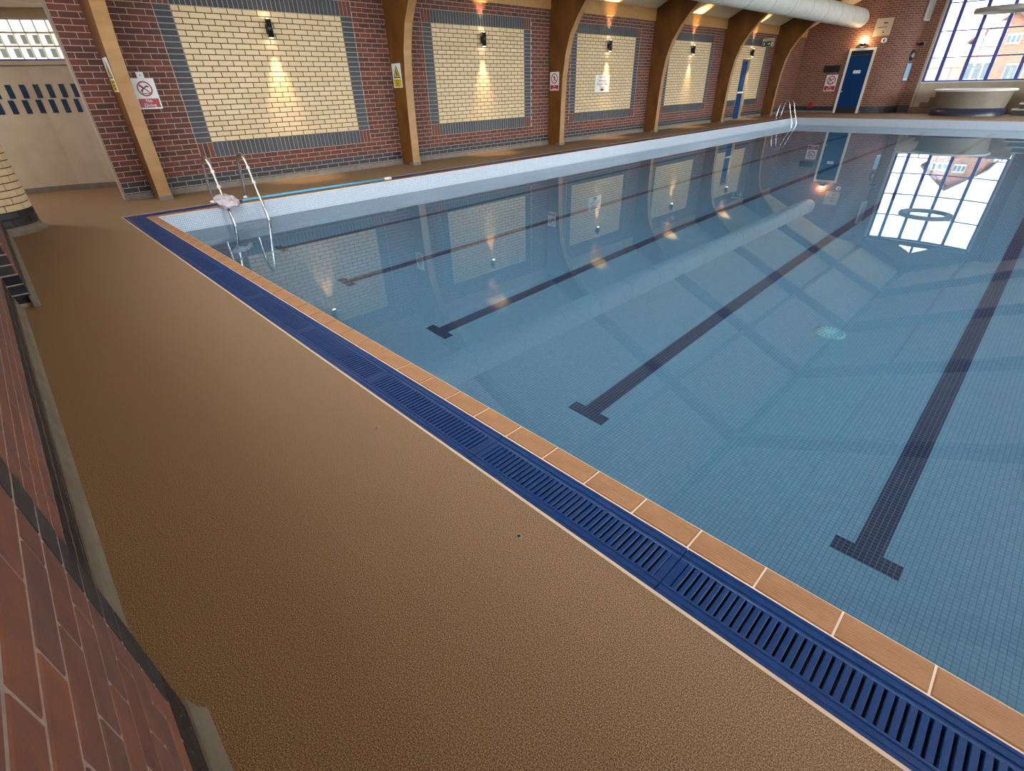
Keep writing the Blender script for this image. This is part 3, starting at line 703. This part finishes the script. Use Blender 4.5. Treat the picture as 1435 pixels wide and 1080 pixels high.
def prohibit(t, w, h, rc, cyy, band, lines, fig='swim', ts=.06):
    """round prohibition sign; sign plane is local x (right) / y (up), z out"""
    b = MB(); b.box(-w / 2, w / 2, -h / 2, h / 2, 0, .004); b.build('sign_plate', 'signw', t)
    ring_mesh('red_ring', rc * .80, rc, 'signr', t, (0, cyy, .0045), (0, 0, 0))
    for bp in fig: bar2('black_figure', bp[0], bp[1], bp[2], 'signk', t, (0, 0, 0), (0, cyy, .0045))
    bar2('red_slash', (-rc * .66, rc * .66), (rc * .66, -rc * .66), rc * .16, 'signr', t, (0, 0, 0), (0, cyy, .006))
    y0, y1 = band; b = MB(); b.box(-w / 2 + .018, w / 2 - .018, y0, y1, .004, .0055); b.build('red_band', 'signr', t)
    for i, s in enumerate(lines): text('lettering', s, ts, 'signw', t, (0, y1 - (y1 - y0) * (i + .5) / len(lines), .0065), (0, 0, 0))
FX = lambda x, y, z: (PI / 2, 0, PI / 2)                # plane facing +X
fig_dive = [((-.06, -.03), (.03, .035), .016), ((.03, .035), (.055, .02), .02), ((-.06, .045), (-.02, 0), .014), ((-.07, -.06), (.06, -.06), .010), ((-.03, -.005), (-.05, -.05), .012)]
t = empty('no_diving_sign', (.006, -.685, 1.40), 'white No Diving sign with red ring hung beside the nearest timber arch', 'sign'); t.rotation_euler = (PI / 2, 0, PI / 2)
prohibit(t, .30, .39, .098, .065, (-.175, -.06), ['No', 'Diving'], fig_dive, .062)
b = MB(); b.box(-.045, .045, .195, .275, 0, .004); b.build('hanging_tab', 'signw', t); ring_mesh('tab_hole', 0, .008, 'signk', t, (0, .235, .0045), (0, 0, 0), .001, 10)
# white notice with arrow on the third panel
t = empty('white_notice', (.006, 10.55, 1.378), 'white notice with plum lettering and black arrow on third cream panel', 'sign'); t.rotation_euler = (PI / 2, 0, PI / 2)
b = MB(); b.box(-.33, .33, -.21, .21, 0, .004); b.build('sign_plate', 'signw', t)
for i, s in enumerate(('No Non', 'Swimmers', 'Beyond This', 'Point')): text('lettering', s, .095, 'signp', t, (0, .155 - i * .082, .005), (0, 0, 0))
b = MB(); b.prism([(-.12, -.145), (0, -.185), (.12, -.145), (0, -.118)], 'z', .004, .0055); b.build('arrow', 'signk', t)
# sign on second arch: yellow warning
t = empty('warning_sign', (.20, FR0 + BAY - .0885, 1.60), 'yellow and white triangle warning sign on the second timber arch', 'sign'); t.rotation_euler = (PI / 2, 0, 0)
def warning(t):
    b = MB(); b.box(-.15, .15, -.20, .20, 0, .004); b.build('sign_plate', 'signw', t)
    b = MB(); b.prism([(-.12, -.04), (.12, -.04), (0, .17)], 'z', .004, .0052); b.build('black_triangle', 'signk', t)
    b = MB(); b.prism([(-.092, -.024), (.092, -.024), (0, .135)], 'z', .0052, .006); b.build('yellow_triangle', 'signy', t)
    bar2('black_figure', (-.01, .06), (.02, 0), .03, 'signk', t, (0, 0, 0), (0, 0, .006)); bar2('black_figure', (-.02, .085), (-.005, .07), .025, 'signk', t, (0, 0, 0), (0, 0, .006))
    b = MB(); b.box(-.13, .13, -.185, -.06, .004, .0052); b.build('yellow_band', 'signy', t)
    for i, s in enumerate(('Caution', 'Slippery', 'Surface')): text('lettering', s, .042, 'signk', t, (0, -.082 - i * .04, .0055), (0, 0, 0))
warning(t)
t = empty('warning_sign', (.27, FR0 - .0885, 1.63), 'dark yellow triangle warning sign on the nearest timber arch', 'sign'); t.rotation_euler = (PI / 2, 0, 0); warning(t)
t = empty('running_sign', (.19, FR0 + 2 * BAY - .0885, 1.455), 'small white sign with red ring on the third timber arch', 'sign'); t.rotation_euler = (PI / 2, 0, 0)
fig_run = [((-.01, .05), (.01, .05), .022), ((0, .04), (.0, -.01), .028), ((0, -.01), (-.03, -.06), .016), ((0, -.01), (.035, -.05), .016), ((0, .03), (.035, .01), .012)]
prohibit(t, .30, .40, .11, .06, (-.175, -.085), ['No', 'Running'], fig_run, .045)
t = empty('no_diving_sign', (1.52, YF - .012, 1.165), 'white No Diving sign with red ring beside the far blue door', 'sign'); t.rotation_euler = (PI / 2, 0, 0)
prohibit(t, .46, .62, .17, .10, (-.28, -.11), ['No', 'Diving'], [((p[0] * 1.7, p[1] * 1.7) if 0 else (tuple(1.7 * c for c in p[0])), tuple(1.7 * c for c in p[1]), p[2] * 1.7) for p in fig_dive], .085)
t = empty('dark_plaque', (1.42, YF - .012, 1.70), 'small black plaque above the far No Diving sign', 'sign')
box('plaque_plate', -.33, .33, -.012, .008, -.13, .13, 'dark', t, .006); box('plaque_face', -.27, .27, -.014, -.011, -.08, .08, 'signk', t)
t = empty('notice_board', (2.93, YF - .012, 3.10), 'cream square notice board on brick wall above the blue door', 'notice board')
box('board_panel', -.30, .30, -.02, .008, -.30, .30, 'plaster', t, .004); box('black_mark', -.02, .12, -.024, -.02, .11, .15, 'signk', t); box('black_mark', -.2, .12, -.024, -.02, -.02, .0, 'signk', t); box('black_mark', .02, .08, -.024, -.02, -.2, -.16, 'signk', t)
t = empty('alarm_bell', (3.10, YF, 2.64), 'small round white alarm sounder under the notice board', 'alarm'); b = MB(); b.lathe([(0, .07), (.05, .068), (.09, .04), (.1, 0)], 0, 0, 20); o = b.build('sounder_dome', 'white', t); o.rotation_euler = (PI / 2, 0, 0)
b = MB(); b.lathe([(0, .075), (.035, .074), (.035, .066)], 0, 0, 14); o = b.build('sounder_grille', 'dark', t); o.rotation_euler = (PI / 2, 0, 0)
t = empty('red_marker', (.90, YF - .006, .30), 'small red marker low on the far brick wall behind the ladder', 'marker'); b = MB(); b.prism([(-.13, -.1), (.13, -.1), (.05, .1), (-.05, .1)], 'y', -.02, .0); b.build('marker_plate', 'signr', t)
# things on the curved corner: position by angle
def curved(a, z): return (3.0 + R * math.sin(a) + .003, YF + R - R * math.cos(a) - .003, z), a
(p, a) = curved(1.28, 1.50); t = empty('blue_notice', p, 'tall pale blue notice on the curved brick corner', 'notice'); t.rotation_euler = (0, 0, a); o = box('notice_sheet', -.16, .16, -.012, .0, -.31, .31, mat('pale_blue_sheet', lin((.62, .78, .88)), .5), t); o = box('notice_footer', -.14, .14, -.014, -.012, -.29, -.22, 'signw', t)
(p, a) = curved(1.25, 2.09); t = empty('wall_fitting', p, 'dark oval wall fitting above the pale blue notice', 'wall fitting'); t.rotation_euler = (0, 0, a); b = MB(); b.lathe([(0, .05), (.13, .045), (.15, 0)], 0, 0, 24); o = b.build('fitting_case', 'dark', t); o.rotation_euler = (PI / 2, 0, 0); o.scale = (1, 1.3, 1); b = MB(); b.lathe([(0, .054), (.09, .052), (.09, .04)], 0, 0, 24); o = b.build('fitting_face', 'seam', t); o.rotation_euler = (PI / 2, 0, 0)
(p, a) = curved(1.3, 2.47); t = empty('security_camera', p, 'small black security camera on bracket on curved brick corner', 'camera'); t.rotation_euler = (0, 0, a); box('bracket', -.02, .02, -.14, 0, -.02, .02, 'dark', t); box('camera_body', -.06, .06, -.30, -.12, -.06, .05, 'dark', t, .01); box('camera_hood', -.075, .075, -.32, -.1, .05, .065, 'seam', t)
(p, a) = curved(1.35, 3.75); t = empty('wall_panel', p, 'long pale grey panel high on the curved brick corner', 'panel'); t.rotation_euler = (0, 0, a); box('panel_case', -.22, .22, -.07, 0, -.5, .5, 'white', t, .008); box('panel_face', -.19, .19, -.074, -.07, -.46, .46, 'seam', t)
# green exit sign projecting from the wall
t = empty('exit_sign', (.28, 20.85, 2.60), 'green illuminated exit sign projecting from the wall by the fire door', 'sign'); t.rotation_euler = (PI / 2, 0, 0)
b = MB(); b.box(-.23, .21, -.14, .14, -.04, 0); b.build('sign_housing', 'plaster', t); b = MB(); b.box(-.21, .19, -.13, .045, 0, .004); b.build('green_panel', 'signg', t)
b = MB(); b.prism([(-.02, -.05), (.04, -.05), (.04, -.08), (.10, -.04), (.04, 0), (.04, -.03), (-.02, -.03)][::1], 'z', .004, .006); b.build('arrow', 'signw', t)
bar2('running_figure', (-.15, -.10), (-.14, .01), .03, 'signw', t, (0, 0, 0), (0, 0, .004)); bar2('running_figure', (-.16, -.02), (-.10, -.04), .02, 'signw', t, (0, 0, 0), (0, 0, .004)); bar2('door_symbol', (.15, -.11), (.15, .02), .05, 'signw', t, (0, 0, 0), (0, 0, .004))
# ------------------------------------------------------------------ wall lamps with their light
def spot(name, loc, rx, ry, energy, ang, parent):
    l = bpy.data.lights.new(name, 'SPOT'); l.energy = energy; l.spot_size = math.radians(ang); l.spot_blend = .9; l.color = (1, .72, .38); l.shadow_soft_size = .02
    o = bpy.data.objects.new(name, l); C.objects.link(o); o.parent = parent; o.location = loc; o.rotation_euler = (rx, ry, 0)
LM = None
WH = ['nearest cream panel', 'second cream panel', 'third cream panel above the white notice', 'fourth cream panel', 'fifth cream panel above the fire door']
def lamp(loc, rz, label, down=True):
    t = empty('wall_lamp', loc, label, 'wall light', 'up and down wall lights'); t.rotation_euler = (0, 0, rz)
    b = MB(); b.lathe([(.036, -.118), (.045, -.125), (.045, .125), (.036, .118)], .09, 0, 20); b.build('lamp_body', 'dark', t)
    b = MB(); b.box(0, .05, -.03, .03, -.06, .06); b.build('mounting_plate', 'dark', t)
    for z in (-1, 1):
        b = MB(); b.lathe([(0, z * .132), (.02, z * .129), (.036, z * .120)], .09, 0, 16); b.build('lamp_lens', 'lens', t)
    if down: spot('down_light', (.10, 0, -.135), 0, 0, 110, 46, t)
    spot('up_light', (.10, 0, .135), PI, 0, 110, 50, t)
for p in range(5): lamp((0, p * BAY + 1.345, 2.265), 0, 'small black cylinder light glowing on the ' + WH[p])
t = empty('wall_uplighter', (2.36, YF - .005, 2.52), 'half bowl uplighter glowing warmly above the far blue door', 'wall light')
b = MB(); b.lathe([(.03, -.05), (.10, -.02), (.14, .05)], 0, 0, 20, a0=PI, a1=2 * PI); b.build('lamp_bowl', 'dark', t)
b = MB(); b.lathe([(0, .06), (.06, .055), (.12, .03)], 0, 0, 20, a0=PI, a1=2 * PI); b.build('lamp_lens', 'lens', t)
l = bpy.data.lights.new('up_light', 'POINT'); l.energy = 22; l.color = (1, .66, .32); l.shadow_soft_size = .04
o = bpy.data.objects.new('up_light', l); C.objects.link(o); o.parent = t; o.location = (0, -.13, .14)
# ------------------------------------------------------------------ ventilation duct
t = empty('ventilation_duct', (2.25, 0, 3.39), 'long round white ventilation duct hung under the ceiling', 'duct'); DR = .33
b = MB(); pts = [(DR * .02, 24.95), (DR * .5, 24.90), (DR * .85, 24.75), (DR, 24.5), (DR, -2.8)]
b.lathe([(r, z) for r, z in pts], 0, 0, 28); o = b.build('duct_tube', 'duct', t); o.rotation_euler = (-PI / 2, 0, 0)
for i in range(18):
    b = MB(); z = 24.2 - i * 1.5; b.lathe([(DR, z - .02), (DR + .006, z - .01), (DR + .006, z + .01), (DR, z + .02)], 0, 0, 28); o = b.build('seam_ring', 'seam', t); o.rotation_euler = (-PI / 2, 0, 0)
for k in range(1, 6):
    y = FR0 + BAY * k + 2.3
    b = MB(); b.tube([(0, y, DR), (0, y, zc(2.25) - 3.39)], .006, 6); b.build('hanger_wire', 'dark', t)
# ------------------------------------------------------------------ ladders
def ladder(name, loc, rz, label):
    """local: +x towards the water, rails at y=+-.24, deck z=0"""
    t = empty(name, loc, label, 'ladder', 'pool ladders'); t.rotation_euler = (0, 0, rz)
    for s in (-.24, .24):
        pts = [(-.53, 0), (-.50, .30), (-.46, .50), (-.42, .57), (-.34, .612), (-.26, .622), (-.18, .598), (-.12, .53), (-.05, .34), (.02, .15), (.09, .0), (.14, -.16), (.155, -.3), (.16, -.75)]
        # smooth the path
        fine = []
        for i in range(len(pts) - 1):
            p0, p1, p2, p3 = [Vector(pts[min(max(i + d, 0), len(pts) - 1)]) for d in (-1, 0, 1, 2)]
            for q in range(4):
                u = q / 4; fine.append(.5 * ((2 * p1) + (p2 - p0) * u + (2 * p0 - 5 * p1 + 4 * p2 - p3) * u * u + (3 * p1 - p0 - 3 * p2 + p3) * u ** 3))
        fine.append(Vector(pts[-1]))
        b = MB(); b.tube([(p.x, s, p.y) for p in fine], .0215, 12); rail = b.build('hand_rail', 'steel', t)
        b = MB(); b.lathe([(.022, .03), (.05, .012), (.052, 0)], -.53, s, 16); b.build('floor_flange', 'steel', rail)
        for (x, z) in ((-.09, .45), (-.02, .26)):
            b = MB(); b.tube([(x - .006, s, z + .016), (x + .006, s, z - .016)], .024, 12); b.build('white_collar', 'signw', rail)
    for z in (-.32, -.58):
        b = MB(); b.box(.12, .20, -.24, .24, z - .015, z + .01); b.build('tread', 'steel', t)
    return t
ladder('pool_ladder', (1.74, -.33, 0), 0, 'stainless steel pool ladder at the near corner by the No Diving sign')
ladder('pool_ladder', (1.74, 21.1, 0), 0, 'stainless steel pool ladder at the far corner in front of the brick wall')
# crumpled cloth over the near ladder rail
bm = bmesh.new(); bmesh.ops.create_grid(bm, x_segments=14, y_segments=14, size=.5)
for v in bm.verts:
    x, y = v.co.x, v.co.y; rr = math.hypot(x, y)
    k_ = min(1, .44 / max(rr, .01) if rr > .44 else 1); v.co = Vector((x * k_ * .42, y * k_ * .34, .05 * math.cos(rr * 2.8) + .010 * math.sin(x * 17 + y * 9) + .008 * math.sin(y * 21 - x * 8)))
bmesh.ops.solidify(bm, geom=bm.faces, thickness=.012)
for f in bm.faces: f.smooth = True
me = bpy.data.meshes.new('crumpled_towel'); bm.to_mesh(me); bm.free(); o = link('crumpled_towel', me, 'cloth'); o.location = (1.84, -.56, .085); o.rotation_euler = (0, .35, .2)
tag(o, 'crumpled pale grey cloth draped over the near ladder rail', 'cloth')
# cleaning pole lying on the gratings
t = empty('cleaning_pole', (1.60, -.28, .022), 'pale blue cleaning pole lying along the pool edge past the ladder', 'pole')
b = MB(); b.tube([(0, 0, 0), (-.02, 1.2, 0), (0, 2.42, 0)], .02, 12); b.build('pole_tube', 'polec', t); b = MB(); b.tube([(0, 2.42, 0), (.003, 2.56, 0)], .026, 12); b.build('end_cap', 'signw', t)
# ------------------------------------------------------------------ floor drain in the pool, deck anchors
t = empty('pool_drain', (8.99, 1.93, ZB), 'round pale slotted drain cover on the pool floor', 'drain cover')
b = MB(); b.lathe([(.12, 0), (.12, .012), (.10, .026), (.055, .036), (0, .038)], 0, 0, 32); b.build('drain_dome', 'drain', t)
for i in range(16):
    a = 2 * PI * i / 16; b = MB(); b.box(.045, .105, -.005, .005, .024, .037); o = b.build('drain_slot', 'tiledeep', t); o.rotation_euler = (0, 0, a)
for (x, y), w in zip(((8.965, -1.895), (8.021, -1.902)), ('nearest the grey pilaster', 'further from the brick pilaster')):
    t = empty('deck_anchor', (x, y, 0), 'small round metal floor anchor in the brown deck, ' + ('nearer the camera' if x > 8.5 else 'further along the deck'), 'floor anchor', 'deck anchors')
    b = MB(); b.lathe([(.006, .0), (.007, .0035), (.011, .0035), (.012, 0)], 0, 0, 16); b.build('anchor_ring', 'tubside', t); b = MB(); b.lathe([(0, .0015), (.007, .0015)], 0, 0, 12); b.build('anchor_hole', 'dark', t)
# ------------------------------------------------------------------ hot tub, steps, ring canopy
TX, TY = 6.70, 25.45
t = empty('hot_tub', (TX, TY, 0), 'round raised hot tub with dark tiled base in front of the window', 'hot tub')
b = MB(); b.lathe([(1.17, 0), (1.14, .25), (1.06, .26)], 0, 0, 56); b.build('tiled_base', 'tubtile', t, uv=True)
b = MB(); b.lathe([(1.10, .25), (1.13, .5), (1.18, .80)], 0, 0, 56); b.build('tub_side', 'tubside', t)
b = MB(); b.lathe([(1.16, .80), (1.27, .81), (1.28, .85), (1.24, .88), (1.05, .88), (1.0, .80), (.9, .4), (0, .35)], 0, 0, 56); b.build('tub_rim', 'white', t)
b = MB(); b.lathe([(0, .72), (.98, .72)], 0, 0, 40); b.build('tub_water', M['water'], t)
t = empty('tub_steps', (8.0, 25.9, 0), 'dark wooden steps beside the hot tub', 'steps')
for i in range(4): box('tread', .0 + .16 * i, .9, -.5, .5, .17 + .19 * i, .21 + .19 * i, 'plaster', t); box('riser', .06 + .16 * i, .88, -.46, .46, .02 + .19 * i, .17 + .19 * i, 'dark', t)
t = empty('low_bench', (5.05, 26.35, 0), 'low stepped timber block at the foot of the window pier', 'bench')
box('bench_base', -.4, .42, -.2, .2, 0, .22, 'wood', t, .01); box('bench_top', -.05, .42, -.2, .2, .22, .40, 'wood', t, .01); box('bench_back', .2, .42, -.1, .2, .40, .58, 'wood', t, .01)
t = empty('ring_canopy', (6.72, 25.5, 3.33), 'grey ring canopy hanging above the hot tub', 'canopy')
b = MB(); b.lathe([(.80, -.075), (.95, -.075), (.97, .0), (.95, .075), (.80, .075), (.78, 0), (.80, -.075)], 0, 0, 48); b.build('ring_body', 'seam', t)
for i in range(3):
    a = 2 * PI * i / 3 + .4; x, y = .87 * math.cos(a), .87 * math.sin(a); b = MB(); b.tube([(x, y, .06), (x * .6, y * .6, zc(6.72 + x * .6) - 3.33)], .008, 6); b.build('suspension_wire', 'dark', t)
# ------------------------------------------------------------------ outside: ground, brick house, railing
b = MB(); b.box(-60, 80, 28.2, 120, -.5, -.15); b.box(HX + .5, 80, -60, 28.2, -.5, -.15); b.box(-60, -2.9, -60, 28.2, -.5, -.15)
tag(b.build('ground', 'paving'), kind='structure')
HY = 38
t = empty('brick_house', (5.9, HY, 0), 'red brick house with steep gable and white windows seen through the tall window', 'house')
g0, g1, ev, ap = 4.45 - 5.9, 7.15 - 5.9, 2.95, 4.02
b = MB(); b.poly([(g0, 0, -.2), (g1, 0, -.2), (g1, 0, ev), ((g0 + g1) / 2 - .0, 0, ap), (g0, 0, ev)]); b.uv[-1] = [(g0, -.2), (g1, -.2), (g1, ev), ((g0 + g1) / 2, ap), (g0, ev)]
b.quad((g0, 5, -.2), (g0, 0, -.2), (g0, 0, ev), (g0, 5, ev), 0, [(0, 0), (5, 0), (5, 3), (0, 3)]); b.quad((g1, 0, -.2), (g1, 5, -.2), (g1, 5, ev), (g1, 0, ev), 0, [(0, 0), (5, 0), (5, 3), (0, 3)])
b.build('gable_wall', 'house', t, uv=True)
b = MB(); b.box(-3.6, 4.0, .3, 5, -.2, 2.1); b.build('side_wing', 'house', t)
b = MB(); m_ = (g0 + g1) / 2
for s in (-1, 1):
    xe = m_ + s * (g1 - m_ + .25); ze = ev - .25 * (ap - ev) / (g1 - m_); pr = [(m_, ap + .02), (xe, ze + .02), (xe, ze + .14), (m_, ap + .14)]
    if s < 0: pr.reverse()
    b.prism(pr, 'y', -.25, 5)
b.build('roof', 'roof', t)
for x0, x1, z0, z1 in ((4.72, 5.55, 2.62, 3.08), (5.76, 6.35, 2.66, 3.12), (4.5, 5.6, 1.05, 1.95), (6.2, 7.0, .9, 1.8)):
    f = box('window_frame', x0 - 5.9, x1 - 5.9, -.05, .02, z0, z1, 'white', t); n = 3
    for i in range(n):
        a = (x0 - 5.9) + (x1 - x0) * (i + .14) / n; c = (x0 - 5.9) + (x1 - x0) * (i + .86) / n
        o = box('pane', a, c, -.06, -.045, z0 + .08, z1 - .08, mat('house_pane', lin((.45, .52, .55)), .1), t); o.parent = f; o.matrix_parent_inverse = Matrix.Translation(f.location).inverted()
b = MB(); b.box(-40, 50, 46, 47, -.2, 2.2); tag(b.build('garden_wall', 'house'), 'long pale brick garden wall behind the house', 'garden wall')
t = empty('garden_railing', (6.6, 30.2, -.15), 'white garden railing just outside the tall window', 'railing')
for z in (1.0, 1.75): box('rail', -2.6, 2.6, -.03, .03, z, z + .05, 'white', t)
for i in range(6): box('post', -2.6 + i * 1.04 - .03, -2.6 + i * 1.04 + .03, -.035, .035, 0, 1.8, 'white', t)
bpy.data.objects.remove(bpy.data.objects['baseboard_far'])
b = MB(); b.prism([(YF - u, v) for u, v in COVE], 'x', 0, dx0); b.prism([(YF - u, v) for u, v in COVE], 'x', dx1, 3.0); tag(b.build('baseboard_far', 'cove'), kind='structure')
